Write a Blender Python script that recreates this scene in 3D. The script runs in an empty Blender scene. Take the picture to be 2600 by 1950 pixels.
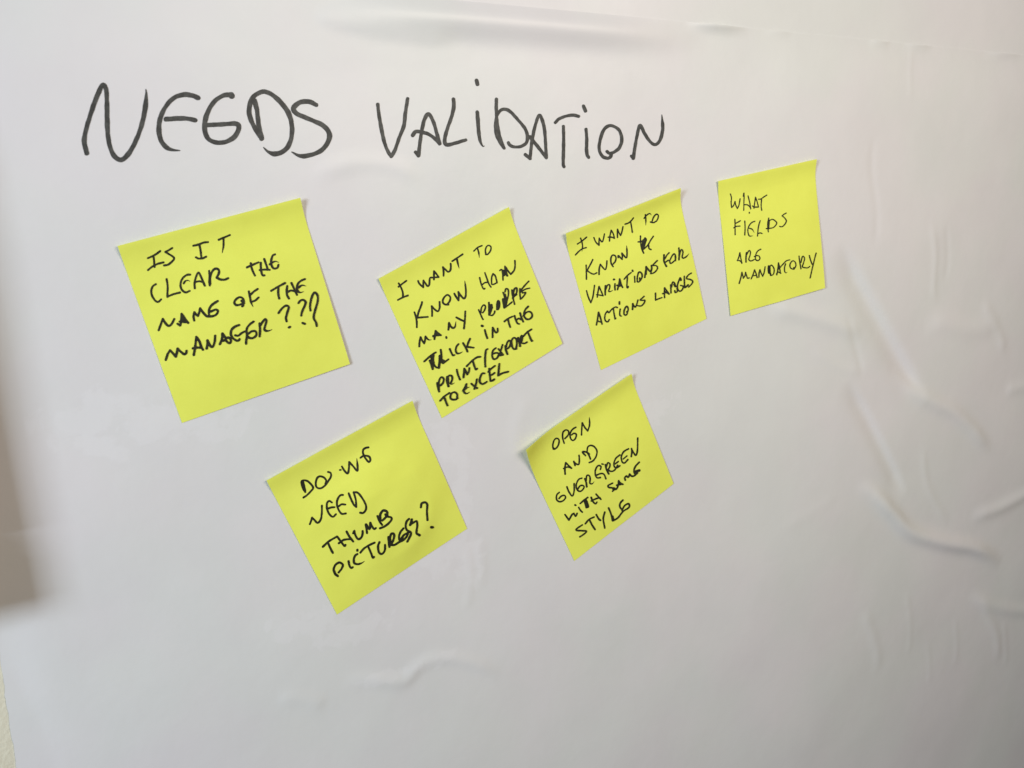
import bpy, math, random
import numpy as np

scene = bpy.context.scene
col = scene.collection
WALL_H = 1.40                                   # height on the wall (m) of the point the camera looks at

# ------------------------------------------------------------------ camera
# solved from the six sticky notes, taken as 76 mm squares on one wall plane
FOC = 2277.5 / 2600.0                           # focal length / image width
DIST = 0.45177
M = np.array([[0.8687392137834331, -0.032919118295707046, -0.4941745745033588],
              [-0.06395784145123658, 0.9819771331324125, -0.17784910604764537],
              [0.49112276769850627, 0.18611083164523598, 0.8509766068420903]])   # rows: camera right, down, forward
G = math.radians(3.15)                          # turn the wall so that the film's edges are plumb
ROT = np.array([[math.cos(G), -math.sin(G), 0], [math.sin(G), math.cos(G), 0], [0, 0, 1.0]])
CR = M @ ROT.T                                  # wall axes: x right, y down, z into the wall
CAM = -CR.T @ np.array([0, 0, DIST])


def wpt(p):                                     # wall coordinates -> world
    return (p[0], p[2], WALL_H - p[1])


from mathutils import Matrix, Vector
cam_d = bpy.data.cameras.new('camera')
cam = bpy.data.objects.new('camera', cam_d)
col.objects.link(cam)
ax = [Vector(wpt(v)) - Vector(wpt((0, 0, 0))) for v in (CR[0], -CR[1], -CR[2])]
mw = Matrix.Identity(4)
for i in range(3):
    for j in range(3):
        mw[j][i] = ax[i][j]
mw.translation = Vector(wpt(CAM))
cam.matrix_world = mw
cam_d.sensor_width = 36.0
cam_d.lens = 36.0 * FOC
cam_d.clip_start = 0.01
cam_d.clip_end = 50
cam_d.dof.use_dof = True
cam_d.dof.focus_distance = 0.44
cam_d.dof.aperture_fstop = 20
scene.camera = cam

# ------------------------------------------------------------------ light
world = bpy.data.worlds.new('World')
scene.world = world
world.use_nodes = True
bg = world.node_tree.nodes['Background']
bg.inputs[0].default_value = (1.0, 0.86, 0.72, 1)   # dim warm room
bg.inputs[1].default_value = 0.05


def area(name, loc, target, size, power, colour):
    d = bpy.data.lights.new(name, 'AREA')
    d.shape = 'RECTANGLE'
    d.size, d.size_y = size
    d.energy = power
    d.color = colour
    o = bpy.data.objects.new(name, d)
    col.objects.link(o)
    o.location = loc
    o.rotation_euler = (Vector(target) - Vector(loc)).to_track_quat('-Z', 'Y').to_euler()
    return o


def on_wall(x, y, off):
    return (x, -off, WALL_H - y)


area('window_light', on_wall(0.21, -0.30, 0.60), on_wall(0.08, 0.12, 0), (0.50, 0.28), 3.55, (1.0, 0.885, 0.725))
area('side_window_light', on_wall(-1.38, -0.22, 0.60), on_wall(-0.15, 0.10, 0), (0.17, 0.42), 10.8, (0.765, 0.875, 1.0))
area('near_window_light', on_wall(-1.28, -0.28, 0.74), on_wall(-0.15, 0.10, 0), (0.20, 0.46), 10.2, (0.785, 0.885, 1.0))
scene.view_settings.view_transform = 'Standard'
scene.view_settings.look = 'None'
scene.view_settings.exposure = 0.0
scene.view_settings.gamma = 1.0
# Handwriting traced stroke by stroke.  A word = (patch, written word, strokes); points "x,y"; a point given twice is a sharp corner;
# a leading "<" or trailing ">" tapers that end; "*k" at the front scales the pen width.
PATCH = {  # origin x, origin y, scale, pen width (patch units)
 'A': (200,180,.29837,41), 'B': (920,180,.18083,52), 'C': (1220,180,.22604,37),
 'a': (360,580,.1085,52), 'b': (560,580,.12658,46), 'c': (380,760,.1085,58), 'd': (580,720,.11754,50),
 'e': (990,600,.1085,46), 'f': (1180,600,.13565,30), 'g': (1040,760,.10852,46), 'h': (1180,760,.10852,44),
 'i': (1080,880,.13562,37), 'j': (1440,530,.1085,36), 'k': (1470,620,.13562,28), 'l': (1840,480,.09042,36),
 'm': (1850,610,.1085,30), 'n': (740,1120,.13261,41), 'o': (800,1260,.14014,41), 'p': (1380,1040,.15672,28),
 'q': (1320,930,.30735,15)}
TITLE = [
 ('A','N',["68,700 46,600 62,500 95,385 133,272 168,185 203,118 232,158 239,260 241,400 246,530 264,640 300,722 352,757 400,732 455,655 508,540 545,420 567,300 574,200 571,158>"]),
 ('A','E',["1015,230 960,208 885,203 805,233 742,300 699,385 682,470 689,560 722,628 778,668 860,678>", "742,411 860,404 935,408 990,420"]),
 ('A','E',["*1.25 1300,215 1304,213", "1298,200 1225,212 1152,262 1100,345 1072,440 1076,525 1110,585 1185,611 1268,597 1335,548 1362,475 1330,449 1220,455 1090,461"]),
 ('A','D',["1555,575 1555,575 1500,490 1456,390 1452,305 1487,220 1565,177 1640,200 1722,272 1788,368 1814,480 1803,590 1758,670 1680,706 1615,690 1572,652>", "1494,252 1515,330 1530,455 1555,575"]),
 ('A','S',["2020,290 1960,262 1882,268 1828,315 1852,362 1960,410 2080,466 2133,540 2112,620 2055,682 1970,716 1885,724 1812,690>"]),
 ('B','V',["215,470 233,620 268,820 308,1000 358,1130 405,1200 405,1200 455,1115 520,930 582,770 602,600 635,390"]),
 ('B','A',["745,1140 787,1190 787,1190 808,1010 836,830 872,680 930,605 998,720 1042,870 1085,1022 1085,1022 1010,945 920,885 820,858 750,852 706,905"]),
 ('B','L',["1278,398 1283,500 1253,640 1200,790 1160,930 1158,1010 1195,1038 1300,1015 1450,970"]),
 ('B','I',["1612,578 1622,700 1632,850 1652,980 1688,1056 1712,1054>", "1602,135 1616,190"]),
 ('C','D',["178,318 176,420 182,540 205,700 235,800 265,868 265,868 212,790 175,700 168,600 184,500 218,450 265,430 330,455 420,550 500,650 527,740 510,812 440,852 360,850 325,828 312,806"]),
 ('C','A',["502,940 556,985 556,985 566,880 582,760 612,620 658,497 698,570 722,700 738,975 738,975 650,860 552,738"]),
 ('C','T',["840,580 880,540 960,508 1040,497 1100,510", "930,622 933,750 931,900 928,1040 937,1076"]),
 ('C','I',["1184,655 1192,760 1190,880 1196,940 1214,972", "1156,395 1178,450"]),
 ('C','O',["1420,905 1448,925 1502,910 1560,860 1586,770 1560,672 1500,625 1440,617 1382,665 1342,780 1332,880 1365,955 1422,981 1458,966 1468,935"]),
 ('C','N',["1695,957 1715,982 1715,982 1730,880 1757,730 1790,612 1840,700 1900,790 1960,828 2015,778 2045,660 2041,560 2035,492>"]),
]
N1 = [
 ('a','IS',["140,695 250,650 350,590 430,530","272,640 285,740 298,900","145,975 250,890 370,830 510,795","710,460 620,515 550,550 550,550 650,610 740,670 752,720 690,790 610,850 520,865"]),
 ('a','IT',["1205,405 1330,375 1450,330 1550,320","1350,390 1375,520 1395,690","1265,675 1330,705 1420,700 1505,660","1800,265 1930,210 2060,155","1912,230 1912,400 1895,500 1880,575>"]),
 ('a','CLEAR',["330,1305 260,1350 222,1450 235,1560 290,1660 350,1715 400,1710 450,1660","580,1185 605,1350 600,1500 600,1600 600,1600 720,1545 890,1500","1130,1080 1050,1090 960,1160 910,1270 915,1390 970,1470 1040,1495 1120,1460","980,1285 1020,1230 1080,1215 1125,1240>",
   "1240,1400 1235,1280 1270,1130 1325,1030 1380,1120 1430,1240 1475,1340","1270,1250 1340,1235 1410,1250","1575,990 1585,1100 1580,1250 1590,1335","*1.1 1600,1300 1600,1150 1640,1020 1710,945 1790,960 1805,1040 1750,1150 1750,1150 1830,1190 1930,1200 2020,1165"]),
 ('b','THE',["530,780 640,730 760,680","605,700 625,800 660,890 690,945","805,690 808,800 825,900 850,945 880,940","785,835 880,825 985,830","875,615 905,700 940,800","1090,520 1045,545 1015,640 1020,730 1050,790 1100,805 1145,780 1160,730","985,720 1040,680 1100,660 1165,680>"]),
 ('c','NAME',["210,720 255,600 305,460 305,460 370,560 440,620 510,580 575,460","650,570 710,610 710,610 735,520 745,340 745,340 810,430 860,510 900,550","*.9 700,520 800,530 890,540","*.8 735,470 760,400 790,500","1040,495 1025,400 1045,300 1045,300 1080,350 1130,385 1130,385 1160,300 1180,210 1180,210 1250,310 1330,390 1400,400 1500,385 1570,340 1595,270 1540,240 1430,285","1590,40 1480,110 1410,190 1385,280 1390,370"]),
 ('b','OF',["420,1450 470,1500 470,1500 460,1430 425,1390 370,1380 300,1430 275,1490 310,1535 380,1530 450,1500","450,1480 455,1540 435,1560","565,1260 590,1380 610,1480 650,1570>","580,1350 660,1270 740,1215","630,1470 700,1440 760,1385"]),
 ('b','THE',["1015,1250 1150,1170 1290,1095","1160,1180 1155,1300 1175,1405","1335,1155 1325,1250 1335,1340 1370,1405","1350,1270 1410,1245 1480,1255 1530,1240","1420,1095 1470,1200 1530,1330","1690,1015 1610,1050 1550,1110 1530,1190 1550,1260 1600,1285 1665,1265>","1555,1190 1630,1140 1710,1155>"]),
 ('c','MANAGER',["375,1415 420,1280 475,1190 475,1190 540,1260 610,1340 610,1340 635,1240 650,1150 650,1150 720,1220 800,1280 850,1260 860,1205","1030,1300 1060,1130 1090,880 1090,880 1160,980 1200,1100 1245,1180","1010,1145 1090,1130 1190,1130",
   "1330,1150 1350,1060 1350,960 1350,960 1400,1060 1450,1115 1490,1080 1520,980 1530,850","1640,1050 1690,930 1700,800 1700,800 1750,870 1790,920","1690,960 1740,965 1810,900 1860,900 1900,960 1880,1020 1830,1010 1780,960","2090,600 1990,640 1910,720 1900,830 1950,910 2020,960 2080,960 2100,930"]),
 ('d','MANAGER',["145,1115 210,1125 280,1070 370,1030 400,1080 380,1250 380,1300","540,820 460,880 400,960 390,1060 420,1150 500,1180 580,1140 605,1070 570,1025 500,1030 430,1080","670,860 680,1000 672,1140","690,900 740,820 790,765 820,800 800,880 775,980 810,1020 880,1015 935,990>"]),
 ('d','???',["1080,635 1150,540 1240,475 1300,510 1270,620 1240,740 1255,815","*1.2 1305,945 1325,935","1510,420 1550,370 1610,350 1665,400 1640,490 1590,600 1570,690","1600,850 1650,870","1770,580 1760,480 1790,320 1850,195 1920,250 1925,380 1875,560 1840,700 1850,770 1890,840 1905,915"]),
]
N2 = [
 ('e','I',["200,1180 290,1110 385,1040","205,1100 260,1200 300,1310 305,1420","185,1490 300,1430 420,1385"]),
 ('e','WANT',["660,1045 690,1110 780,1195 780,1195 780,1110 785,1035 785,1035 830,1100 880,1165 920,1130 935,980 1000,965 1140,955","1030,1010 1030,920 1030,815 1030,815 1080,870 1140,955","1255,925 1255,820 1240,720 1240,720 1300,780 1360,830 1410,800 1425,720 1420,640","1460,580 1560,515 1700,420","1565,520 1590,640 1620,750>"]),
 ('f','TO',["170,275 240,210 320,175","235,220 260,300 273,400>","395,335 385,260 410,190 450,170 490,200 480,270 430,335 390,340"]),
 ('e','KNOW',["750,1540 740,1600 700,1700"]),
 ('g','KNOW',["110,300 145,400 165,520 168,655","290,75 250,190 200,330 185,430 185,430 300,420 425,410","525,390 525,280 515,160 515,160 580,230 660,280 700,200 700,60","780,10 775,70 810,115 870,125 900,110"]),
 ('e','KNOW',["1370,1600 1280,1590 1235,1530 1260,1440 1340,1370 1410,1420 1400,1510 1340,1595","1505,1340 1550,1420 1605,1500 1605,1500 1610,1400 1600,1300 1600,1300 1660,1390 1730,1455 1770,1400 1775,1250 1750,1040>"]),
 ('f','HOW',["278,775 300,870 330,950 360,990 375,975","320,910 370,870 420,860","375,680 410,780 450,890 490,950","530,700 505,760 500,850 510,900 560,890 600,865","530,700 570,740 590,810 605,870","655,640 690,620 710,700 715,820","*1.2 720,640 740,730","750,560 755,640 780,730 800,740 800,740 760,620","*1.1 765,580 810,650 860,710 860,710 920,640 940,560 937,455"]),
 ('g','MANY',["225,1100 230,1000 255,885 255,885 290,960 340,1030 340,1030 360,950 370,870 370,870 420,930 460,950 510,945>","580,930 590,830 605,735 605,735 660,790 730,840","*1.3 555,860 620,840 700,830","*.9 600,820 620,770 660,820","855,880 860,905","*1.1 905,710 915,640 920,550","920,550 960,630 1010,670 1060,640 1080,520>","1090,420 1180,470 1270,510","1300,280 1295,420 1285,540 1270,680"]),
 ('f','PEOPLE',["258,1375 290,1450 320,1520 340,1555","300,1430 310,1340 350,1285 385,1310 370,1380 335,1430","*1.2 450,1240 452,1350 455,1470","*1.5 475,1290 500,1330 480,1400 465,1440","*1.3 465,1300 470,1440","*1.2 500,1280 510,1340","460,1470 510,1480 550,1440 560,1400",
   "600,1370 600,1270 620,1200 650,1240 645,1320 620,1370","*1.4 615,1230 630,1350","715,1050 740,1120 760,1250 770,1300","*1.8 720,1180 735,1290 740,1330","*1.6 745,1090 765,1180 760,1290","750,1040 770,980 810,1000 815,1090 790,1200 770,1290","740,1340 810,1290 880,1230",
   "880,1005 890,1100 930,1270","*1.2 905,1060 930,980 970,970 970,1050 930,1110","*1.4 900,1020 910,1100 900,1160","*.9 920,1130 970,1090","1030,980 1030,1080 1040,1170","1055,1000 1120,920 1195,840","*1.2 1040,1020 1070,1030","1050,1040 1130,990 1210,970","1040,1175 1090,1130 1140,1050 1080,1060"]),
 ('g','CLICK',["340,1450 430,1370 540,1280 610,1240","*1.5 520,1310 515,1420 530,1500","*1.2 555,1300 545,1400 560,1480","465,1430 500,1520 530,1630","*1.1 530,1480 540,1560 540,1630","555,1490 590,1560 650,1600 690,1560","*1.3 700,1330 700,1450 680,1600","725,1180 740,1290 745,1400","*1.5 710,1320 740,1420 780,1480","*1.7 760,1430 800,1450","780,1490 840,1450 905,1400",
   "935,1160 970,1240 1010,1310 1045,1300","1140,1045 1095,1100 1075,1180 1095,1250 1150,1265 1235,1225>","1245,1020 1300,1110 1350,1220","1410,920 1370,1010 1340,1110 1340,1110 1420,1120 1495,1130"]),
 ('h','IN',["*1.2 395,615 415,625","465,715 490,810 525,910","*1.05 648,885 648,770 650,660","650,660 690,730 730,780 765,750 765,680"]),
 ('h','THE',["925,515 1000,455 1110,400","1010,470 1030,560 1060,650","1160,385 1190,480 1230,560 1270,575","1210,480 1260,445 1310,470","1290,320 1320,420 1365,525","1480,165 1420,230 1385,310 1390,400 1440,460 1510,460 1570,400 1560,320 1500,285 1430,310 1370,385"]),
 ('i','PRINT',["*1.2 220,680 235,760 255,840","240,720 260,620 295,570 340,600 330,670 285,725","*1.3 245,700 245,800","*1.2 405,565 405,650 430,740","410,600 440,540 490,550 500,610 470,690 500,700 540,675>","*1.2 420,600 420,700","585,430 605,520 645,615","*1.1 710,575 720,490 725,410","725,410 760,470 780,520 780,520 810,470 820,400","770,365 870,265 960,200 1025,190","885,270 910,350 940,430 965,410"]),
 ('i','/',["1160,45 1130,70 1115,200 1115,300 1120,375"]),
 ('h','EXPORT',["720,1140 660,1190 635,1290 650,1370 690,1400 750,1370 790,1300","670,1270 720,1250 780,1260 810,1310","785,1160 840,1230 890,1300","*.9 880,1060 850,1160 815,1290","840,1310 890,1290","*1.1 945,1090 960,1190 995,1280","960,1130 985,1020 1030,960 1070,1000 1050,1090 1005,1150","1100,1080 1090,980 1120,910 1170,900 1210,960 1210,1080 1180,1160 1130,1150 1095,1080","*1.1 1190,1140 1205,1155","*1.2 1240,900 1275,1000 1290,1090","*1.2 1300,980 1310,880 1330,850","1350,860 1330,960 1320,1010 1390,1030 1450,1000","1360,870 1450,770 1555,700","1465,750 1510,860 1560,970 1575,970"]),
 ('i','TO',["275,1010 350,930 445,865","350,940 380,1030 410,1100","600,960 570,985 510,990 465,960 480,880 540,850 590,890 590,950"]),
 ('i','EXCEL',["*1.05 765,700 730,780 710,820 740,870 780,875 825,845>","700,825 760,780 820,755>","*1.1 745,790 760,740","855,690 910,740 960,775","960,610 945,690 915,790","*1.1 930,760 965,775","1105,500 1060,500 1020,580 1015,660 1060,700 1110,680 1145,655","1190,410 1200,520 1215,640","1175,470 1230,410 1295,360","1200,540 1250,520 1290,490","1215,640 1250,635 1285,610","1380,320 1370,420 1360,540 1360,540 1440,495 1545,468"]),
]
N3 = [
 ('j','I',["240,825 340,760 455,665","315,690 345,780 360,880 345,1000>","195,1080 270,1000 350,940 445,910"]),
 ('j','WANT',["625,675 670,780 745,855 745,855 745,770 750,690 750,690 780,740 820,775 850,700 872,590","990,755 1000,640 1030,505 1030,505 1080,590 1105,690","960,665 1040,665 1105,690","1178,675 1175,580 1178,480 1178,480 1210,560 1250,625 1250,625 1280,540 1305,420","1355,360 1430,335 1490,290 1550,215","1485,310 1505,420 1525,550"]),
 ('j','TO',["1830,140 1840,240 1840,390>","1800,225 1850,160 1930,110 1970,150>","2090,290 2125,220 2130,150 2080,130 2020,200 1985,300","1950,310 2020,325 2090,285"]),
 ('j','KNOW',["443,1320 447,1440 450,1560 450,1650","598,1190 560,1270 480,1420 475,1450 475,1450 540,1500 620,1530 690,1500","*1.1 745,1535 750,1400 775,1300","775,1300 830,1370 890,1425 920,1340 930,1220","*1.1 1075,1355 1030,1280 1020,1180 1045,1100 1095,1085 1140,1130 1130,1220 1080,1290","*1.1 1195,1140 1195,1090 1240,1140 1285,1185 1285,1185 1290,1110 1280,1040 1280,1040 1330,1100 1385,1150 1400,1050 1390,860>"]),
 ('j','scribbled-out letters',["1660,775 1740,765 1830,690","1715,640 1715,760 1740,920 1790,1040","*1.5 1780,740 1765,850 1775,940","*1.4 1820,690 1840,730 1800,830","*1.2 1840,740 1810,850 1770,950","1770,960 1880,860 1950,740 2015,645","1905,850 1915,930 1960,955"]),
 ('k','VARIATIONS',["140,870 170,980 220,1095 220,1095 260,980 290,770","340,990 355,890 375,790 375,790 410,870 450,965","330,945 400,955 445,965","*1.2 490,950 490,850 495,780","500,850 530,770 570,760 575,810 555,880 590,885 635,860>","*1.1 675,855 670,800 672,740","*1.3 650,660 660,660","*1.1 720,850 745,750 760,650","*1.1 760,650 785,740 815,810","*1.2 710,770 790,780","*1.2 745,790 760,740","845,655 900,590 975,530","905,610 900,700 895,800 915,820 920,790","1040,600 1045,710","*1.2 1000,490 1005,505","*1.1 1090,700 1090,620 1115,530 1150,525 1180,570 1170,640 1120,705 1090,700","1135,630 1135,680","*1.1 1230,620 1245,500","*1.2 1255,560 1255,420 1255,420 1300,480 1345,520 1345,520 1360,450 1355,400","1465,305 1420,350 1380,395 1440,400 1470,440 1440,500 1390,540 1340,550"]),
 ('k','FOR',["*1.2 1590,200 1590,320 1635,415","1610,270 1640,210 1685,160","1610,340 1670,300","1700,300 1740,220 1780,180 1805,220 1800,290 1750,340 1710,360 1695,320","1800,220 1805,310","*1.1 1868,70 1875,180 1870,290","1880,200 1900,120 1925,100 1945,150 1930,240 1960,260 2020,220 2055,175>"]),
 ('k','ACTIONS',["*1.1 325,1510 345,1400 365,1275 365,1275 400,1380 430,1495","360,1440 410,1460","530,1250 490,1310 480,1390 500,1440 540,1450 565,1410","530,1250 545,1275","560,1280 620,1210 680,1175 715,1185","640,1200 655,1300 675,1400 685,1385","*1.3 755,1080 755,1120","770,1215 760,1280 765,1335 790,1345","*1.1 905,1270 920,1210 890,1160 850,1220 840,1300 870,1330 900,1300 895,1260","*1.2 1000,1220 1005,1115","1005,1120 1050,1180 1080,1120 1100,1045","1215,975 1180,1010 1140,1045 1200,1050 1235,1050 1210,1110 1160,1155 1095,1150"]),
 ('k','LABELS',["1430,915 1432,1045 1432,1045 1490,1020 1550,1000","1600,1000 1595,900 1600,815 1600,815 1640,870 1685,935","1565,925 1620,905 1680,930","*.9 1600,890 1630,880","*1.1 1715,760 1720,910","1730,800 1750,710 1790,730 1800,790 1790,790","*1.2 1780,750 1800,790 1840,780","1790,870 1800,905 1840,880 1830,820","1890,630 1860,700 1840,780 1850,850 1890,880 1930,850 1950,790 1900,770","*1.5 1895,640 1905,670","1968,600 1970,700 1975,810","*1.2 1960,790 1985,810 2040,760","2100,540 2040,580 2010,640 2080,660 2125,690 2110,740 2050,800"]),
]
N4 = [
 ('l','WHAT',["160,140 190,250 180,380 195,520 195,520 245,470 290,350 290,350 310,450 355,550 355,550 400,450 432,275","*.9 520,200 538,100 545,200 538,400 535,600","655,190 690,330 715,450 730,560","560,440 620,440 680,470 730,540","820,540 840,400 865,230 865,230 905,340 945,490 945,500","*1.1 780,475 830,505 945,505","950,285 1010,280 1100,220 1180,170","1035,300 1025,400 1025,510 1040,600"]),
 ('l','ink dot',["*1.1 690,655 692,680"]),
 ('l','FIELDS',["285,850 290,970 290,1100 292,1280","310,960 370,930 440,890","255,1090 320,1050 430,1040","562,900 570,1020 570,1150 562,1290","845,905 760,940 690,1020 650,1130 660,1250 700,1320 800,1310>","690,1100 770,1130 830,1225>","995,890 960,1000 935,1140 920,1320","940,1250 1000,1230 1050,1250","1235,815 1210,950 1210,1100 1225,1200","*1.5 1245,880 1235,1000 1225,1120","1265,880 1330,850 1400,880 1460,950 1420,1030 1340,1090 1170,1110","1725,675 1660,710 1610,750 1610,750 1680,810 1730,890 1700,970 1640,1040 1580,1060 1540,1045"]),
 ('m','ARE',["200,480 235,400 262,290 262,290 280,400 308,540","205,470 260,480 310,530","*1.2 405,510 405,400 415,290","425,330 475,240 510,280 495,370 470,450 520,485 600,450","750,210 680,250 640,320 625,400 640,460 690,475 730,430 710,370 650,360 600,380"]),
 ('m','MANDATORY',["*1.1 245,1010 280,890 310,750","310,750 330,830 340,890 340,890 380,830 395,750 395,750 420,830 440,890 480,880","525,905 570,800 605,690 605,690 640,780 665,875","560,830 650,820","*1.1 705,865 710,770 732,690","732,690 760,770 795,845 795,845 830,750 852,620","*1.8 940,610 935,700 945,760","*1.3 960,620 965,750 985,820","960,620 1000,580 1050,640 1065,720 1040,800 990,825","*1.1 1125,810 1150,680 1165,530","1165,530 1190,640 1210,770","1120,790 1150,740 1220,775","*.8 1140,700 1180,660","1180,660 1270,560 1350,480 1425,460","1330,550 1305,640 1310,730 1340,765 1370,740>","1520,640 1530,680 1450,650 1430,580 1460,510 1510,480 1560,520 1570,600 1530,670","1645,370 1660,500 1690,665","1690,520 1720,390 1750,380 1775,430 1750,530 1725,620 1800,645 1860,640 1895,610","1885,355 1910,450 1950,560","2045,300 2000,470 1950,680 1905,880"]),
]
N5 = [
 ('n','DO',["265,975 225,910 195,830 200,760 280,755 350,800 415,890 370,960 290,1040 230,1080","*1.2 225,790 245,880 262,950","700,590 750,610 755,680 700,770 630,860 550,905 480,880 465,800 490,710 540,675 610,690 660,740 660,790","650,810 680,780"]),
 ('n','WE',["*.9 925,552 945,550","965,485 1010,560 1075,620 1100,520 1105,400 1105,400 1180,480 1260,570 1265,480 1250,330>","1475,120 1420,130 1375,165 1370,230 1410,320 1480,400 1510,360 1490,300 1430,280 1370,285 1320,320"]),
 ('n','NEED',["350,1590 375,1530 395,1465 395,1465 440,1510 500,1565 560,1500 580,1380 583,1235","775,1175 720,1145 680,1190 680,1290 720,1390 790,1450 850,1400","705,1290 760,1270 825,1265","985,1030 930,1040 880,1120 870,1210 900,1310 960,1390 1040,1385","900,1250 960,1210 1030,1215","1095,1000 1140,1110 1195,1220 1240,1260 1240,1260 1230,1120 1190,980 1190,980 1270,990 1360,1100 1425,1230 1420,1320 1370,1375 1315,1370"]),
 ('o','THUMB',["140,915 250,815 395,730","235,850 280,950 320,1025","400,730 460,810 530,900 550,880","430,850 520,790 640,775","570,640 620,730 690,820","690,670 710,620 720,680 760,760 800,775 840,740 860,680 860,630","*1.1 940,665 930,580 920,510","*1.1 925,510 960,570 990,590 1000,480","1000,485 1040,560 1075,595 1100,575","1130,360 1165,450 1215,520","*1.1 1185,440 1180,330 1230,260 1290,270 1310,320 1270,390 1215,440","*1.2 1275,330 1310,360","1310,370 1370,380 1385,420 1330,490 1250,550 1175,580"]),
 ('o','PICTURES?',["425,1380 480,1310 500,1240 440,1200 370,1240 335,1320 350,1390 405,1440","*1.1 335,1320 360,1400 410,1445","605,1175 620,1250 650,1300 680,1285","*1.1 765,970 765,985","765,1045 720,1080 700,1150 710,1210 770,1230 840,1210 895,1175>","820,1020 880,950 970,890 1075,840","960,910 1000,1000 1045,1110 1065,1100","1165,830 1140,900 1150,1000 1190,1045 1240,1020 1265,960 1265,880","*1.1 1330,740 1335,830 1345,915","*1.1 1350,760 1380,680 1430,690 1420,780 1370,880","*1.1 1360,780 1355,880","1380,880 1440,880 1520,830 1590,800 1650,740 1680,680",
   "1600,580 1550,640 1520,720 1530,790 1570,810","1700,410 1660,450 1640,530 1660,610 1730,650 1730,700 1670,820","1560,770 1610,700 1720,640","*1.2 1550,790 1580,750","*1.2 1750,420 1740,470 1720,520","1720,510 1790,470 1840,450 1850,540 1835,660 1880,700","*1.2 1875,695 1890,705"]),
 ('o','?',["1915,200 1930,130 1990,110 2030,150 2025,280 2035,430","*1.2 2105,560 2130,562"]),
]
N6 = [
 ('p','OPEN',["160,640 150,580 170,500 210,465 250,490 245,560 210,620 160,640","*1.2 160,625 180,640","335,545 310,460 315,370 360,330 405,350 400,410 345,470","525,285 470,320 430,390 440,470 480,500 520,460 530,400 490,385 455,410","615,410 620,300 628,215 628,215 670,290 715,345 715,345 745,250 742,120>"]),
 ('p','AND',["*1.1 350,1045 345,950 360,860","360,860 400,900 455,950","325,955 390,930 455,950","*1.1 510,905 490,840","490,840 530,880 570,885 580,820 575,740","*1.1 760,800 735,740 700,690 630,685 680,745","*1.1 700,690 740,720","705,680 715,610 760,580 820,600 865,670 850,760 800,830 740,858"]),
 ('p','EVERGREEN',["255,1340 215,1380 210,1450 250,1490 310,1480 355,1430 340,1390 290,1400 250,1440","378,1250 410,1330 465,1400 495,1320 495,1200","620,1110 570,1130 530,1210 540,1290 590,1325 640,1290 655,1240 600,1230 550,1290","*1.2 670,1120 690,1180 700,1250","690,1150 700,1070 740,1070 755,1120 750,1190 790,1200 820,1165>","920,970 930,920 880,910 840,980 840,1060 870,1105 920,1100","860,1060 930,1035 980,1050 1010,1120","945,880 965,885","*1.1 1000,890 1020,970 1055,1040","1020,920 1040,860 1075,880 1070,930 1050,970 1090,1000 1150,980 1200,900","1235,735 1170,790 1140,870 1150,930 1190,940 1235,910","1160,880 1210,840","1375,635 1300,680 1260,760 1270,840 1310,865 1365,810","*.9 1290,800 1350,750","*1.1 1420,760 1430,690 1425,630","1425,640 1460,700 1495,740 1520,660 1525,460"]),
 ('q','WITH',["372,1225 405,1270 405,1270 430,1225 445,1215 445,1215 460,1240 472,1215","485,1165 500,1190 515,1205","*1.1 455,1145 460,1148","498,1133 530,1105 560,1083","*1.3 535,1110 550,1165","560,1165 565,1155 545,1100","588,1083 605,1120 625,1135 636,1122","590,1112 625,1095 660,1085","628,1055 645,1075 668,1098"]),
 ('q','SAME',["765,965 728,985 735,1000 770,1005 785,1010 765,1032","768,1015 795,1015 812,980 815,945","815,945 830,965 850,975","*1.2 800,982 840,972","870,940 865,920 880,905 880,905 895,918 905,890 905,890 925,908 950,900 975,870","985,792 955,825 942,860 950,890 970,885","*1.6 955,870 985,860"]),
 ('q','STYLE',["515,1310 470,1340 468,1355 515,1358 550,1362 530,1385 495,1408","540,1300 570,1265 612,1245","575,1270 595,1310 620,1348","630,1225 650,1260 665,1272","700,1205 688,1260 700,1335","732,1170 752,1220 765,1275","*1.4 762,1240 772,1268","770,1275 810,1250 850,1200 900,1165 898,1135 865,1150 842,1190","850,1105 828,1130 825,1160 845,1188"]),
]

# ------------------------------------------------------------------ from the photograph to the wall
def unproject(px, h=0.0):
    """points (n,2) of the 2600x1950 photograph -> wall coordinates (n,2) on the plane h metres in front of the wall"""
    px = np.atleast_2d(np.asarray(px, float))
    r = np.stack([(px[:, 0] - 1300) / 2277.5, (px[:, 1] - 975) / 2277.5, np.ones(len(px))], 1) @ CR
    t = (-np.asarray(h) - CAM[2]) / r[:, 2]
    return (CAM[None] + r * t[:, None])[:, :2]


def mesh_obj(name, verts, faces, mat, parent=None, smooth=True):
    me = bpy.data.meshes.new(name)
    me.from_pydata([tuple(v) for v in verts], [], faces)
    me.polygons.foreach_set('use_smooth', [smooth] * len(me.polygons))
    me.materials.append(mat)
    me.update()
    o = bpy.data.objects.new(name, me)
    col.objects.link(o)
    if parent:
        o.parent = parent
    return o


def tag(o, label, cat, group=None):
    o['label'] = label
    o['category'] = cat
    if group:
        o['group'] = group


# ------------------------------------------------------------------ materials
def new_mat(name):
    m = bpy.data.materials.new(name)
    m.use_nodes = True
    nt = m.node_tree
    return m, nt, nt.nodes['Principled BSDF'], nt.nodes.new, nt.links.new


def ramp(nt, a, b, ca, cb):
    r = nt.nodes.new('ShaderNodeValToRGB')
    r.color_ramp.elements[0].position = a
    r.color_ramp.elements[1].position = b
    r.color_ramp.elements[0].color = (*ca, 1)
    r.color_ramp.elements[1].color = (*cb, 1)
    return r


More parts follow.
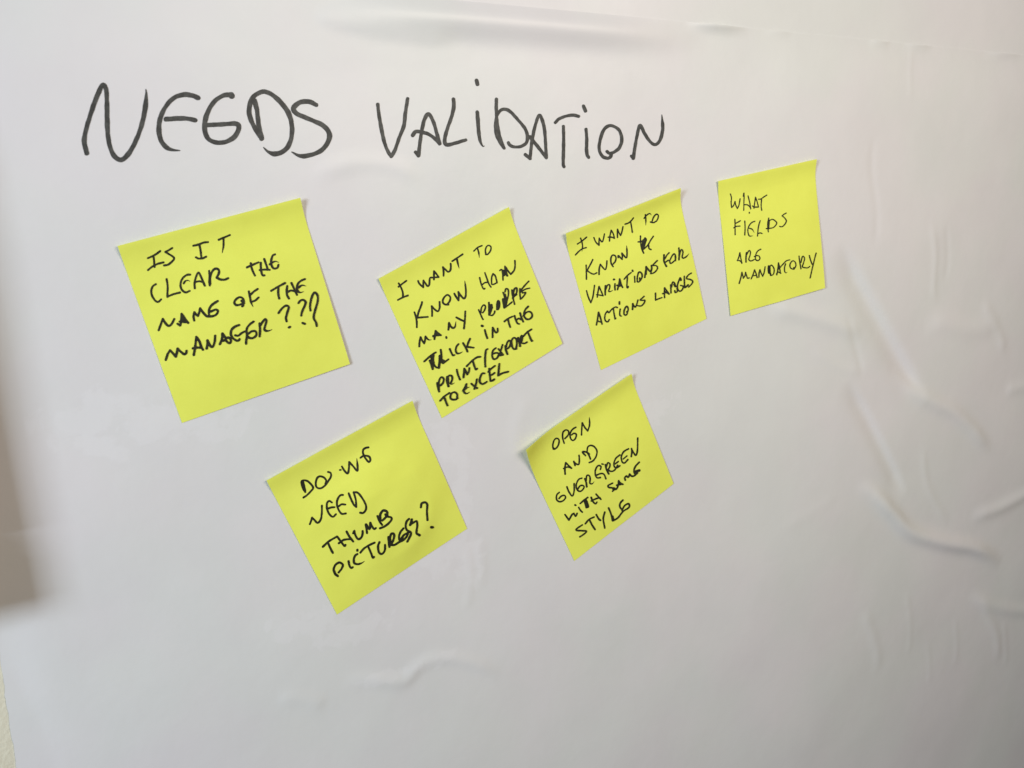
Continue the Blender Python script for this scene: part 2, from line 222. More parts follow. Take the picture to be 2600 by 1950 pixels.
def noise(nt, vec, scale, detail=3, rough=0.5, dist=0.0):
    n = nt.nodes.new('ShaderNodeTexNoise')
    n.inputs['Scale'].default_value = scale
    n.inputs['Detail'].default_value = detail
    n.inputs['Roughness'].default_value = rough
    n.inputs['Distortion'].default_value = dist
    nt.links.new(vec, n.inputs['Vector'])
    return n


def mixc(nt, fac, a, b, mode='MIX'):
    n = nt.nodes.new('ShaderNodeMix')
    n.data_type = 'RGBA'
    n.blend_type = mode
    for s, v in ((0, fac), (6, a), (7, b)):
        if isinstance(v, (int, float)):
            n.inputs[s].default_value = v
        elif isinstance(v, tuple):
            n.inputs[s].default_value = (*v, 1)
        else:
            nt.links.new(v, n.inputs[s])
    return n.outputs[2]


def math_n(nt, op, a, b=None, c=None, clamp=False):
    n = nt.nodes.new('ShaderNodeMath')
    n.operation = op
    n.use_clamp = clamp
    for i, v in enumerate((a, b, c)):
        if v is None:
            continue
        if isinstance(v, (int, float)):
            n.inputs[i].default_value = v
        else:
            nt.links.new(v, n.inputs[i])
    return n.outputs[0]


def film_material(name, patches):
    m, nt, bs, N, L = new_mat(name)
    tc = N('ShaderNodeTexCoord').outputs['Object']
    # faint uneven tint of the vinyl
    t1 = ramp(nt, 0.40, 0.60, (0.716, 0.704, 0.724), (0.698, 0.713, 0.712))
    L(noise(nt, tc, 9, 3, 0.55).outputs[0], t1.inputs[0])
    t2 = ramp(nt, 0.35, 0.65, (0.97, 0.97, 0.975), (1.0, 1.0, 1.0))
    L(noise(nt, tc, 22, 4, 0.6).outputs[0], t2.inputs[0])
    base = mixc(nt, 1.0, t1.outputs[0], t2.outputs[0], 'MULTIPLY')
    # glossy patches where the film sticks to the wall; sheen painted as paler colour
    region = None
    sep = N('ShaderNodeSeparateXYZ')
    L(tc, sep.inputs[0])
    for (cx, cz, rx, rz, ang) in patches:
        c, s = math.cos(ang), math.sin(ang)
        dx = math_n(nt, 'SUBTRACT', sep.outputs[0], cx)
        dz = math_n(nt, 'SUBTRACT', sep.outputs[2], cz)
        u = math_n(nt, 'ADD', math_n(nt, 'MULTIPLY', dx, c / rx), math_n(nt, 'MULTIPLY', dz, s / rx))
        v = math_n(nt, 'ADD', math_n(nt, 'MULTIPLY', dx, -s / rz), math_n(nt, 'MULTIPLY', dz, c / rz))
        q = math_n(nt, 'ADD', math_n(nt, 'MULTIPLY', u, u), math_n(nt, 'MULTIPLY', v, v))
        e = math_n(nt, 'SUBTRACT', 1.0, q, clamp=True)
        region = e if region is None else math_n(nt, 'MAXIMUM', region, e)
    pn = noise(nt, tc, 95, 6, 0.6, 0.5)
    th = math_n(nt, 'ADD', pn.outputs[0], math_n(nt, 'MULTIPLY', region, 0.32))
    mask = math_n(nt, 'MULTIPLY_ADD', th, 10.0, -10.0 * 0.66, clamp=True)
    mask = math_n(nt, 'MULTIPLY', mask, math_n(nt, 'MULTIPLY', region, 5.0, clamp=True))
    base = mixc(nt, math_n(nt, 'MULTIPLY', mask, 0.26), base, (0.80, 0.80, 0.83))
    L(base, bs.inputs['Base Color'])
    rg = math_n(nt, 'MULTIPLY_ADD', mask, -0.10, 0.42)
    L(rg, bs.inputs['Roughness'])
    bs.inputs['Specular IOR Level'].default_value = 0.45
    b1 = N('ShaderNodeBump')
    b1.inputs['Strength'].default_value = 0.35
    b1.inputs['Distance'].default_value = 0.0006
    n1 = noise(nt, tc, 60, 4, 0.5)
    n2 = noise(nt, tc, 420, 2, 0.5)
    hsum = math_n(nt, 'ADD', math_n(nt, 'MULTIPLY', n1.outputs[0], 0.8), math_n(nt, 'MULTIPLY', n2.outputs[0], 0.10))
    hsum = math_n(nt, 'ADD', hsum, math_n(nt, 'MULTIPLY', mask, 0.05))
    L(hsum, b1.inputs['Height'])
    L(b1.outputs[0], bs.inputs['Normal'])
    return m


def wall_material():
    m, nt, bs, N, L = new_mat('painted_wall')
    tc = N('ShaderNodeTexCoord').outputs['Object']
    r = ramp(nt, 0.35, 0.65, (0.66, 0.63, 0.50), (0.72, 0.69, 0.56))
    L(noise(nt, tc, 14, 4, 0.6).outputs[0], r.inputs[0])
    L(r.outputs[0], bs.inputs['Base Color'])
    bs.inputs['Roughness'].default_value = 0.85
    b = N('ShaderNodeBump')
    b.inputs['Strength'].default_value = 0.6
    b.inputs['Distance'].default_value = 0.0008
    L(noise(nt, tc, 260, 4, 0.6).outputs[0], b.inputs['Height'])
    L(b.outputs[0], bs.inputs['Normal'])
    return m


def note_material():
    m, nt, bs, N, L = new_mat('yellow_note_paper')
    tc = N('ShaderNodeTexCoord').outputs['Object']
    r = ramp(nt, 0.38, 0.62, (0.810, 0.868, 0.135), (0.835, 0.898, 0.146))
    L(noise(nt, tc, 45, 4, 0.6).outputs[0], r.inputs[0])
    fib = ramp(nt, 0.3, 0.7, (0.975, 0.975, 0.95), (1, 1, 1))
    L(noise(nt, tc, 1600, 3, 0.7).outputs[0], fib.inputs[0])
    base = mixc(nt, 1.0, r.outputs[0], fib.outputs[0], 'MULTIPLY')
    # a few tiny specks in the paper
    vo = N('ShaderNodeTexVoronoi')
    vo.inputs['Scale'].default_value = 38
    L(tc, vo.inputs['Vector'])
    sp = math_n(nt, 'LESS_THAN', vo.outputs['Distance'], 0.013)
    base = mixc(nt, math_n(nt, 'MULTIPLY', sp, 0.35), base, (0.35, 0.36, 0.08))
    L(base, bs.inputs['Base Color'])
    bs.inputs['Roughness'].default_value = 0.75
    bs.inputs['Specular IOR Level'].default_value = 0.25
    b = N('ShaderNodeBump')
    b.inputs['Strength'].default_value = 0.25
    b.inputs['Distance'].default_value = 0.0004
    L(noise(nt, tc, 70, 3, 0.5).outputs[0], b.inputs['Height'])
    L(b.outputs[0], bs.inputs['Normal'])
    tr = N('ShaderNodeBsdfTranslucent')
    L(base, tr.inputs['Color'])
    mx = N('ShaderNodeMixShader')
    mx.inputs[0].default_value = 0.06
    L(bs.outputs[0], mx.inputs[1])
    L(tr.outputs[0], mx.inputs[2])
    out = nt.nodes['Material Output']
    L(mx.outputs[0], out.inputs['Surface'])
    return m


def ink_material(name, dark, pale, scale, rough):
    m, nt, bs, N, L = new_mat(name)
    tc = N('ShaderNodeTexCoord').outputs['Object']
    r = ramp(nt, 0.42, 0.72, dark, pale)
    L(noise(nt, tc, scale, 3, 0.6).outputs[0], r.inputs[0])
    L(r.outputs[0], bs.inputs['Base Color'])
    bs.inputs['Roughness'].default_value = rough
    bs.inputs['Specular IOR Level'].default_value = 0.3
    return m


def wood_material():
    m, nt, bs, N, L = new_mat('varnished_wood')
    tc = N('ShaderNodeTexCoord')
    mp = N('ShaderNodeMapping')
    mp.inputs['Scale'].default_value = (14, 14, 1.2)
    L(tc.outputs['Object'], mp.inputs[0])
    r = ramp(nt, 0.3, 0.7, (0.20, 0.11, 0.055), (0.36, 0.21, 0.11))
    L(noise(nt, mp.outputs[0], 8, 5, 0.6, 0.6).outputs[0], r.inputs[0])
    L(r.outputs[0], bs.inputs['Base Color'])
    bs.inputs['Roughness'].default_value = 0.45
    return m


# ------------------------------------------------------------------ relief of the film
def seg_dist(P, A, B):
    d = B - A
    t = np.clip(((P - A) @ d) / (d @ d), 0, 1)
    return np.hypot(*(P - (A + t[:, None] * d)).T), t


def ridge(P, px, amp, wid, skew=1.0):
    """smooth crease of height amp along a polyline traced in the photograph, tapering at both ends"""
    K = spline(np.array(px, float), 6)
    K = unproject(K)
    ln = np.r_[0, np.cumsum(np.hypot(*np.diff(K, axis=0).T))]
    lo, hi = K.min(0) - 3 * wid, K.max(0) + 3 * wid
    near = np.where(((P > lo) & (P < hi)).all(1))[0]
    out = np.zeros(len(P))
    if not len(near):
        return out
    Q = P[near]
    best = np.full(len(Q), 9.0)
    s = np.zeros(len(Q))
    side = np.zeros(len(Q))
    for i in range(len(K) - 1):
        d, t = seg_dist(Q, K[i], K[i + 1])
        w = d < best
        best[w] = d[w]
        s[w] = (ln[i] + t * (ln[i + 1] - ln[i]))[w]
        dx, dy = K[i + 1] - K[i]
        side[w] = (dx * (Q[:, 1] - K[i, 1]) - dy * (Q[:, 0] - K[i, 0]))[w]
    e = np.clip(np.minimum(s, ln[-1] - s) / (0.22 * ln[-1]), 0, 1)
    e = e * e * (3 - 2 * e)
    e = np.maximum(e, 0.02)
    out[near] = amp * e * np.exp(-(best / np.where(side > 0, wid * skew, wid / skew)) ** 2)
    return out


def spline(P, n):
    """Catmull-Rom through the points, n samples per span"""
    if len(P) < 3:
        t = np.linspace(0, 1, n + 1)[:, None]
        return P[0] * (1 - t) + P[-1] * t
    Q = np.vstack([2 * P[0] - P[1], P, 2 * P[-1] - P[-2]])
    out = []
    for i in range(1, len(Q) - 2):
        t = np.linspace(0, 1, n, endpoint=False)[:, None]
        a, b, c, d = Q[i - 1], Q[i], Q[i + 1], Q[i + 2]
        out.append(0.5 * ((2 * b) + (c - a) * t + (2 * a - 5 * b + 4 * c - d) * t ** 2 + (3 * b - a - 3 * c + d) * t ** 3))
    out.append(P[-1:])
    return np.vstack(out)


FILM_L = float(unproject([(2, 1685)])[0, 0])
FILM_T = float(unproject([(2050, 88)])[0, 1])
mm = 0.001
RIDGES = [
    ([(2110, 610), (2150, 690), (2200, 780), (2250, 870), (2300, 960), (2340, 1020)], -1.5 * mm, 7.5 * mm, 1.5),
    ([(2250, 930), (2300, 985), (2360, 1020), (2410, 1045), (2460, 1090), (2510, 1150)], 1.1 * mm, 6 * mm),
    ([(2130, 960), (2180, 1040), (2220, 1120), (2260, 1200), (2290, 1260)], -0.9 * mm, 5.2 * mm, 1.5),
    ([(2150, 1225), (2200, 1245), (2250, 1295), (2300, 1345), (2380, 1372), (2470, 1390), (2540, 1430)], 1.9 * mm, 6.2 * mm),
    ([(1930, 775), (2010, 792), (2090, 815), (2180, 850)], 0.8 * mm, 6 * mm),
    ([(2450, 1310), (2520, 1290), (2590, 1255), (2640, 1225)], 0.8 * mm, 6 * mm),
    ([(2450, 1505), (2500, 1530), (2560, 1545), (2650, 1548)], 0.8 * mm, 6 * mm),
    ([(2330, 830), (2380, 822), (2450, 835), (2530, 825)], 0.5 * mm, 8 * mm),
    ([(2480, 760), (2520, 830), (2545, 900)], 0.35 * mm, 5 * mm),
    ([(2540, 990), (2570, 985), (2630, 972)], 0.4 * mm, 5 * mm),
    ([(860, 1728), (930, 1722), (1020, 1728), (1060, 1690), (1110, 1670), (1190, 1678), (1280, 1715)], 0.42 * mm, 3.8 * mm),
    ([(700, 1770), (770, 1772), (830, 1790)], 0.25 * mm, 4 * mm),
    ([(780, 455), (850, 425), (930, 412), (1010, 425), (1080, 470)], 0.22 * mm, 4 * mm),
    ([(740, 35), (850, 55), (960, 72), (1080, 92), (1180, 96)], 0.38 * mm, 5.5 * mm),
    ([(2310, 112), (2305, 150), (2300, 200), (2298, 260)], 0.10 * mm, 2.0 * mm),
    ([(2180, 1540), (2210, 1620), (2225, 1700)], 0.25 * mm, 5 * mm),
    ([(2480, 1520), (2520, 1600), (2530, 1680)], 0.3 * mm, 5 * mm),
    ([(1300, 1180), (1310, 1080), (1340, 1000)], 0.12 * mm, 5 * mm),
    ([(2205, 330), (2200, 430), (2212, 540), (2206, 640)], -0.16 * mm, 3 * mm),
    ([(2352, 560), (2362, 640), (2358, 730), (2368, 775)], 0.22 * mm, 3 * mm),
    ([(2390, 560), (2395, 650), (2388, 720)], -0.15 * mm, 2.5 * mm),
    ([(2290, 1490), (2302, 1580), (2298, 1670)], 0.12 * mm, 3.0 * mm),
    ([(2345, 1620), (2352, 1680), (2350, 1740)], 0.1 * mm, 2.8 * mm),
    ([(2415, 1560), (2422, 1620), (2419, 1690)], 0.12 * mm, 2.8 * mm),
    ([(2540, 1570), (2546, 1620), (2550, 1690)], 0.13 * mm, 3.0 * mm),
    ([(2130, 790), (2160, 880), (2180, 960)], -0.25 * mm, 3 * mm),
    ([(2330, 1120), (2345, 1230), (2400, 1330)], 0.2 * mm, 3.5 * mm),
    ([(2040, 880), (2120, 930), (2190, 940)], 0.2 * mm, 4 * mm),
    ([(1960, 1350), (2060, 1290), (2120, 1250)], 0.09 * mm, 5 * mm),
    ([(1180, 1560), (1192, 1460), (1180, 1380)], 0.12 * mm, 2.5 * mm),
    ([(1215, 1500), (1222, 1430), (1212, 1360)], 0.12 * mm, 2.5 * mm),
]
rs = np.random.RandomState(4)
WAVES = [(rs.uniform(-1, 1, 2) * f, rs.uniform(0, 6.28), a) for f, a in
         ((9, .0007), (14, .0005), (22, .0003), (30, .0002), (46, .00012), (60, .00009), (85, .00006), (110, .00004))]


def bump01(x, a, b, c, d):
    """0 before a, 1 between b and c, 0 after d"""
    u = np.clip((x - a) / (b - a), 0, 1)
    v = np.clip((d - x) / (d - c), 0, 1)
    w = np.minimum(u, v)
    return w * w * (3 - 2 * w)


def film_height(P):
    """how far the film stands off the wall at wall points P (n,2)"""
    h = 0.0012 + 0.0022 * bump01(P[:, 0], 0.10, 0.25, 9, 10)
    for k, ph, a in WAVES:
        h += a * np.sin(P @ k + ph)
    for px, a, w, *k in RIDGES:
        h += ridge(P, px, a * 1.6, w * 0.88, *k)
    # the top edge curls away from the wall in places
    t = P[:, 1] - FILM_T
    x = P[:, 0]
    X = lambda u: float(unproject([(u, 60)])[0, 0])
    lift = 0.0034 * bump01(x, X(700), X(1150), X(1450), X(1800))
    h += lift * np.exp(-((t - 0.0075) / 0.0068) ** 2)
    for a, b, s in ((1730, 1900, .0018), (2200, 2260, .0006), (2290, 2370, .0007), (2500, 2600, .0008), (1930, 2010, .0004)):
        h += s * bump01(x, X(a), X((a + b) / 2 - 5), X((a + b) / 2 + 5), X(b)) * np.exp(-(np.maximum(t, 0) / 0.003) ** 2)
    h -= (0.0006 + 0.0018 * bump01(x, 0.10, 0.25, 9, 10)) * np.exp(-(np.maximum(t, 0) / 0.020) ** 2)
    # the left edge is flattened onto the wall
    h -= 0.0008 * np.exp(-(np.maximum(x - FILM_L, 0) / 0.012) ** 2)
    return np.maximum(h, 0.0003)


M_FILM = film_material('white_film', [
    *[(float(unproject([c])[0, 0]), WALL_H - float(unproject([c])[0, 1]), rx, rz, an) for c, rx, rz, an in
      [((230, 1060), .030, .014, 0.15), ((400, 1080), .034, .012, -0.2), ((260, 1130), .020, .008, -.3), ((560, 1080), .02, .01, .2),
       ((1145, 1120), .014, .020, .2), ((1160, 1300), .010, .035, -.1), ((1190, 1420), .014, .022, 0),
       ((1100, 1400), .02, .02, 0), ((900, 1600), .03, .010, .1), ((780, 1580), .03, .010, -.1), ((960, 1720), .02, .006, 0), ((1110, 1675), .018, .006, 0.1),
       ((1650, 1050), .03, .012, 0.4)]]])
M_TOPFILM = film_material('upper_film', [(0.9, WALL_H + 0.5, .03, .01, 0)])
M_WALL = wall_material()
M_NOTE = note_material()
M_MARKER = ink_material('marker_ink', (0.040, 0.042, 0.042), (0.085, 0.088, 0.085), 420, 0.5)
M_PEN = ink_material('felt_pen_ink', (0.013, 0.014, 0.007), (0.030, 0.031, 0.012), 500, 0.6)
M_WOOD = wood_material()

# ------------------------------------------------------------------ the setting
W, Hh = 3.2, 1.25
wall = mesh_obj('wall', [(-W, 0.10, 0), (W, 0.10, 0), (W, 0.10, 2.7), (-W, 0.10, 2.7), (-W, 0, 0), (W, 0, 0), (W, 0, 2.7), (-W, 0, 2.7)],
                [(4, 5, 6, 7), (1, 0, 3, 2), (0, 1, 5, 4), (2, 3, 7, 6), (0, 4, 7, 3), (1, 2, 6, 5)], M_WALL, smooth=False)
wall['kind'] = 'structure'


def rimmed(front, back, idx, faces):
    """close the rim between front and back with vertices of its own, so that the edge stays crisp"""
    ring = [int(v) for v in (list(idx[0, :]) + list(idx[1:, -1]) + list(idx[-1, -2::-1]) + list(idx[-2:0:-1, 0]))]
    n, k = 2 * len(front), len(ring)
    allv = np.vstack([front, back, front[ring], back[ring]])
    for i in range(k):
        j = (i + 1) % k
        faces.append((n + i, n + j, n + k + j, n + k + i))
    return allv, faces


def sheet(name, xs, ys, hfun, thick, mat, ragged=0.0, parent=None):
    gx, gy = np.meshgrid(xs, ys)
    P = np.stack([gx.ravel(), gy.ravel()], 1)
    h = hfun(P)
    nx, ny = len(xs), len(ys)
    if ragged:
        edge = np.isclose(P[:, 0], xs[0])
        r2 = np.random.RandomState(7)
        j = ragged * (0.5 * np.sin(P[:, 1] * 160) + 0.6 * np.sin(P[:, 1] * 411 + 1) + 0.5 * r2.randn(len(P)))
        P[edge, 0] += j[edge]
    front = np.stack([P[:, 0], -h, WALL_H - P[:, 1]], 1)
    back = np.stack([P[:, 0], -h + thick, WALL_H - P[:, 1]], 1)
    idx = np.arange(nx * ny).reshape(ny, nx)
    q = np.stack([idx[1:, :-1].ravel(), idx[1:, 1:].ravel(), idx[:-1, 1:].ravel(), idx[:-1, :-1].ravel()], 1)
    n = nx * ny
    faces = q.tolist() + (q[:, ::-1] + n).tolist()
    allv, faces = rimmed(front, back, idx, faces)
    return mesh_obj(name, allv, faces, mat, parent)


xs = np.r_[FILM_L + np.array([0, .0004]), np.arange(FILM_L + 0.002, 0.56, 0.002), np.arange(0.57, 0.80, 0.02)]
ys = np.r_[FILM_T + np.array([0, .0005, .001, .0015]), np.arange(FILM_T + 0.002, 0.42, 0.002), np.arange(0.43, 0.52, 0.02)]
film = bpy.data.objects.new('whiteboard_film', None)
col.objects.link(film)
sheet('film_sheet', xs, ys, film_height, 0.00012, M_FILM, 0.00018, film)
tag(film, 'large white glossy wall film with NEEDS VALIDATION handwritten across it', 'whiteboard film')


def top_height(P):
    h = np.full(len(P), 0.0012)
    for k, ph, a in WAVES[2:]:
        h += 0.25 * a * (1 + np.sin(P @ k + ph))
    return h


topf = sheet('whiteboard_film', np.arange(FILM_L - 0.03, 0.9, 0.006), np.arange(FILM_T - 0.30, FILM_T + 0.021, 0.004),
             lambda P: np.minimum(top_height(P), film_height(P) - 0.00016 + 0 * P[:, 0]), 0.0001, M_TOPFILM)
tag(topf, 'plain white film along the top, tucked behind the sheet with the handwriting', 'whiteboard film')

# unseen wooden frame, added so that its edge shades the film's left side
def board():
    root = bpy.data.objects.new('shade_board', None)
    col.objects.link(root)
    root.location = (-0.2405, 0, WALL_H - 0.0585)
    root.rotation_euler = (0, math.radians(BOARD_TILT), 0)
    tag(root, 'added wooden board, out of view, that shades the left side of the film', 'notice board')

    def bar(name, x0, x1, z0, z1, t0, t1, b):
        v = [(x0, -t0, z0), (x1, -t0, z0), (x1, -t0, z1), (x0, -t0, z1),
             (x0 + b, -t1, z0 + b), (x1 - b, -t1, z0 + b), (x1 - b, -t1, z1 - b), (x0 + b, -t1, z1 - b)]
        f = [(4, 5, 6, 7), (0, 1, 5, 4), (1, 2, 6, 5), (2, 3, 7, 6), (3, 0, 4, 7), (3, 2, 1, 0)]
        mesh_obj(name, v, f, M_WOOD, root, smooth=False)
    w, h, r = 0.42, 0.62, 0.028
    bar('shade_board_panel', -w + r, -r, r, h - r, 0.006, 0.011, 0.0)
    bar('shade_board_rail', -w, 0, 0, r, 0.006, 0.018, 0.0012)
    bar('shade_board_rail', -w, 0, h - r, h, 0.006, 0.018, 0.0012)
    bar('shade_board_rail', -r, 0, r + .0003, h - r - .0003, 0.006, 0.018, 0.0012)
    bar('shade_board_rail', -w, -w + r, r + .0003, h - r - .0003, 0.006, 0.018, 0.0012)


BOARD_TILT = -2.7
board()


# ------------------------------------------------------------------ ink
def ribbon(px, width, taper0, taper1, seed, to3d, layer):
    """one pen stroke as flat ribbons with round ends; px in photograph pixels"""
    rng = random.Random(seed)
    parts, cur = [], [px[0]]
    for a, b in zip(px, px[1:]):
        if abs(a[0] - b[0]) < 1e-6 and abs(a[1] - b[1]) < 1e-6:
            if len(cur) > 1:
                parts.append(cur)
            cur = [b]
        else:
            cur.append(b)
    if len(cur) > 1:
        parts.append(cur)
    V2, VH, F = [], [], []
    for k, pts in enumerate(parts):
        pts = np.array(pts, float)
        seg = np.hypot(*np.diff(pts, axis=0).T).mean()
        C = spline(pts, max(3, min(10, int(seg / 1.6) + 1)))
        ln = np.r_[0, np.cumsum(np.hypot(*np.diff(C, axis=0).T))]
        tot = max(ln[-1], 1e-6)
        n = max(4, int(tot / 1.5))
        s = np.linspace(0, tot, n)
        C = np.stack([np.interp(s, ln, C[:, 0]), np.interp(s, ln, C[:, 1])], 1)
        T = np.gradient(C, axis=0)
        T /= np.maximum(np.hypot(*T.T), 1e-9)[:, None]
        Nn = np.stack([-T[:, 1], T[:, 0]], 1)
        ph = [rng.uniform(0, 6.28) for _ in range(4)]
        w = width / 2 * (1 + 0.06 * np.sin(s / (width * 1.7) + ph[0]) + 0.045 * np.sin(s / (width * 0.55) + ph[1]))
        if taper0 and k == 0:
            w *= np.clip(0.30 + 0.70 * s / (1.6 * width), 0, 1)
        if taper1 and k == len(parts) - 1:
            w *= np.clip(0.22 + 0.78 * (tot - s) / (2.6 * width), 0, 1)
        jl = 1 + 0.035 * np.sin(s / (width * .33) + ph[2])
        jr = 1 + 0.035 * np.sin(s / (width * .29) + ph[3])
        Lf, Rt = C + Nn * (w * jl)[:, None], C - Nn * (w * jr)[:, None]
        b0 = len(V2)
        hz = layer[0] + np.linspace(0, 0.8e-6, n)
        for i in range(n):
            V2 += [Lf[i], C[i], Rt[i]]
            VH += [hz[i]] * 3
        for i in range(n - 1):
            a = b0 + 3 * i
            F += [(a, a + 1, a + 4, a + 3), (a + 1, a + 2, a + 5, a + 4)]
        layer[0] += 1.0e-6
        for e in (0, n - 1):                                    # round caps
            b1 = len(V2)
            V2.append(C[e])
            VH.append(layer[0])
            for j in range(12):
                an = j * math.pi / 6
                V2.append(C[e] + w[e] * np.array([math.cos(an), math.sin(an)]) * (1 + 0.04 * math.sin(3 * an + ph[0])))
                VH.append(layer[0])
            F += [(b1, b1 + 1 + (j + 1) % 12, b1 + 1 + j) for j in range(12)]
            layer[0] += 0.5e-6
    return to3d(np.array(V2), np.array(VH)), F


def write(words, mat, parent, name, to3d, seed0, base=0.00003, grow=1.0):
    layer = [base]
    done = {}
    for wi, (code, text, strokes) in enumerate(words):
        ox, oy, sc, pen = PATCH[code]
        V, F = [], []
        for si, st in enumerate(strokes):
            k, t0, t1 = grow, False, False
            toks = st.split()
            if toks[0].startswith('*'):
                k *= float(toks[0][1:])
                toks = toks[1:]
            if toks[0].startswith('<'):
                t0, toks[0] = True, toks[0][1:]
            if toks[-1].endswith('>'):
                t1, toks[-1] = True, toks[-1][:-1]
            px = [tuple(float(c) for c in q.split(',')) for q in toks]
            px = [(ox + x * sc, oy + y * sc) for x, y in px]
            v, f = ribbon(px, pen * sc * k, t0, t1, seed0 + wi * 37 + si, to3d, layer)
            o = sum(len(a) for a in V)
            V.append(v)
            F += [tuple(i + o for i in q) for q in f]
        # pieces of one word traced from two patches are one object
        if wi and words[wi - 1][1] == text and name != 'marker_letter':
            done[text][0].append(np.vstack(V))
            done[text][1].append(F)
            continue
        if text in done:
            text2 = text + '\0' * wi
        else:
            text2 = text
        done[text2] = ([np.vstack(V)], [F])
    for text, (Vs, Fs) in done.items():
        verts, faces, o = [], [], 0
        for v, f in zip(Vs, Fs):
            verts += v.tolist()
            faces += [tuple(i + o for i in q) for q in f]
            o += len(v)
        ob = mesh_obj(name, verts, faces, mat, parent, smooth=False)
        ob['label'] = INK_LABEL(name, text.replace('\0', ''))


def INK_LABEL(name, text):
    if name == 'marker_letter':
        return 'black marker letter %s of the heading' % text
    if ' ' in text:
        return text + ' in black felt pen'
    return 'handwritten "%s" in black felt pen' % text


def film3d(px, lift):
    P = unproject(px, 0.001)
    for _ in range(3):
        h = film_height(P)
        P = unproject(px, h)
    h = film_height(P) + lift + 0.00004
    return np.stack([P[:, 0], -h, WALL_H - P[:, 1]], 1)


write(TITLE, M_MARKER, film, 'marker_letter', film3d, 100)


# ------------------------------------------------------------------ sticky notes
class Note:
    def __init__(s, corners, curl, lift_l, lift_r, bow, corner_curl=0.0, crumple=0.0, seed=1, strip=0.13):
        s.curl, s.ll, s.lr, s.bow, s.cc, s.cr, s.strip = curl, lift_l, lift_r, bow, corner_curl, crumple, strip
        s.r = np.random.RandomState(seed)
        s.w = [(s.r.uniform(-1, 1, 2) * f, s.r.uniform(0, 6.28), a) for f, a in ((7, 1), (11, .6), (17, .35), (25, .2))]
        uv = np.array([(0, 0), (1, 0), (1, 1), (0, 1)], float)
        c = np.array(corners, float)
        s.c0 = unproject(c, 0.002)
        for _ in range(3):
            s.c0 = unproject(c, s.h(uv))
        s.c = s.c0
        # homogeneous mapping of the unit square onto the four wall points
        A, b = [], []
        for (u, v), (x, y) in zip(uv, s.c):
            A += [[u, v, 1, 0, 0, 0, -u * x, -v * x], [0, 0, 0, u, v, 1, -u * y, -v * y]]
            b += [x, y]
        s.H = np.append(np.linalg.solve(A, b), 1).reshape(3, 3)
        s.Hi = np.linalg.inv(s.H)

    def h(s, uv):
        u, v = uv[:, 0], uv[:, 1]
        z = film_height(s.xy(uv) if hasattr(s, 'H') else s.c0[:len(uv)]) + 0.00014
        curl = 1.12 * (s.curl[0] * (1 - u) + s.curl[1] * u)
        k = s.strip
        z = z + curl * np.exp(-(v / (0.55 * k)) ** 1.5)
        t = np.clip((v - k) / (1 - k), 0, 1)
        lift = s.ll * (1 - u) + s.lr * u
        z = z + lift * (t * t * (3 - 2 * t) * .5 + t * .5)
        z = z + s.bow * np.sin(math.pi * t) * (0.12 + 0.88 * np.sin(math.pi * u))
        z = z + s.cc * np.exp(-((u + 0.9 * v) / 0.16) ** 1.6)
        if s.cr:
            for kk, ph, a in s.w:
                z = z + s.cr * a * (1 + np.sin(uv @ kk + ph)) * np.clip(t * 3, 0, 1) * np.clip(np.sin(math.pi * u) * np.sin(math.pi * t) * 2.2, 0, 1)
        return z

    def xy(s, uv):
        q = np.c_[uv, np.ones(len(uv))] @ s.H.T
        return q[:, :2] / q[:, 2:]

    def inv(s, P):
        q = np.c_[P, np.ones(len(P))] @ s.Hi.T
        return q[:, :2] / q[:, 2:]

    def to3d(s, px, lift):
        P = unproject(px, 0.002)
        for _ in range(6):
            h = s.h(s.inv(P))
            P = unproject(px, h)
        h = s.h(s.inv(P)) + lift
        return np.stack([P[:, 0], -h, WALL_H - P[:, 1]], 1)


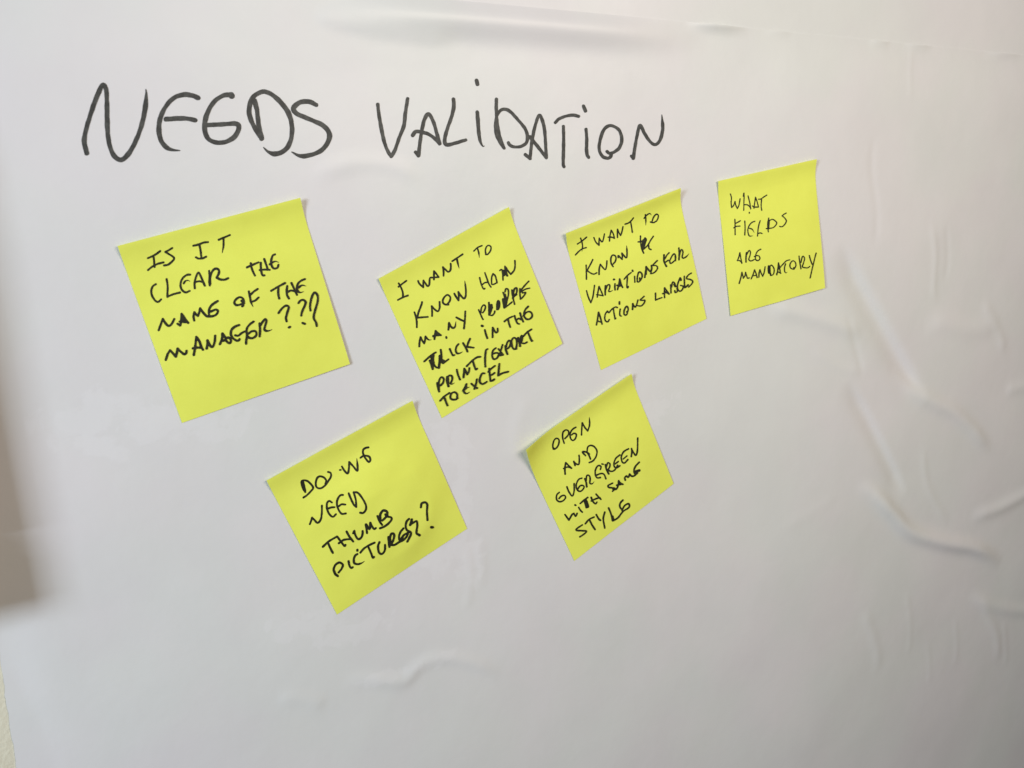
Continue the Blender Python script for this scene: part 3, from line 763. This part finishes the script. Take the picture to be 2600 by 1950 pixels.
def build_note(corners, words, label, seed, grow=1.0, **kw):
    n = Note(corners, seed=seed, **kw)
    ul = np.linspace(0, 1, 49)
    vl = np.r_[np.linspace(0, 0.2, 24, endpoint=False), np.linspace(0.2, 1, 45)]
    gu, gv = np.meshgrid(ul, vl)
    uv = np.stack([gu.ravel(), gv.ravel()], 1)
    P, h = n.xy(uv), n.h(uv)
    cx, cz = P[:, 0].mean(), WALL_H - P[:, 1].mean()
    th = 0.0001
    front = np.stack([P[:, 0], -h, WALL_H - P[:, 1]], 1)
    back = front + np.array([0, th, 0])
    nx, ny = len(ul), len(vl)
    idx = np.arange(nx * ny).reshape(ny, nx)
    q = np.stack([idx[1:, :-1].ravel(), idx[1:, 1:].ravel(), idx[:-1, 1:].ravel(), idx[:-1, :-1].ravel()], 1)
    N_ = nx * ny
    faces = q.tolist() + (q[:, ::-1] + N_).tolist()
    allv, faces = rimmed(front, back, idx, faces)
    o = bpy.data.objects.new('sticky_note', None)
    o.empty_display_size = 0.01
    col.objects.link(o)
    mesh_obj('paper', allv, faces, M_NOTE, o)
    tag(o, label, 'sticky note', 'yellow sticky notes on the white film')
    write(words, M_PEN, o, 'handwritten_word', n.to3d, seed * 1000, grow=grow)
    return o


build_note([(298.4, 624.5), (762.4, 502), (888.6, 924.2), (462, 1073.9)], N1,
           'yellow sticky note reading IS IT CLEAR THE NAME OF THE MANAGER, below the word NEEDS', 1,
           curl=(0.0012, 0.0018), lift_l=0.0001, lift_r=0.0008, bow=0.0008, crumple=0.00012)
build_note([(961.3, 707.6), (1292.2, 525.5), (1427.9, 872.5), (1122.1, 1061.5)], N2,
           'yellow sticky note filled with six lines about PRINT/EXPORT TO EXCEL, below VALIDATION', 2,
           curl=(0.0010, 0.0014), lift_l=0.0001, lift_r=0.0006, bow=0.0005, crumple=0.00012)
build_note([(1436.8, 592.6), (1728.4, 477.5), (1793.8, 809.5), (1525.9, 939.7)], N3,
           'yellow sticky note asking for VARIATIONS FOR ACTIONS LABELS, with a strongly curled top edge', 3,
           curl=(0.0022, 0.0028), lift_l=0.0001, lift_r=0.0003, bow=0.0008, crumple=0.00012)
build_note([(1823.9, 459.5), (2073.9, 403.9), (2095.1, 731.3), (1855.1, 802.0)], N4,
           'rightmost yellow sticky note, reading WHAT FIELDS ARE MANDATORY, its lower edge standing off the film', 4,
           curl=(0.0012, 0.0018), lift_l=0.0006, lift_r=0.0014, bow=0.0010, crumple=0.00012)
build_note([(676.8, 1220.2), (1047.3, 1017.5), (1186, 1342.5), (855.7, 1560.3)], N5,
           'lowest yellow sticky note, slightly crumpled, reading DO WE NEED THUMB PICTURES', 5,
           curl=(0.0012, 0.0019), lift_l=0.0001, lift_r=0.0001, bow=0.0012, crumple=0.00055)
build_note([(1335.4, 1142), (1603.4, 949.1), (1710.3, 1228.1), (1458.3, 1424.2)], N6,
           'yellow sticky note reading OPEN AND EVERGREEN WITH SAME STYLE, its upper left corner curled off', 6,
           curl=(0.0014, 0.0019), lift_l=0.0001, lift_r=0.0003, bow=0.0008, corner_curl=0.0038, crumple=0.00012)
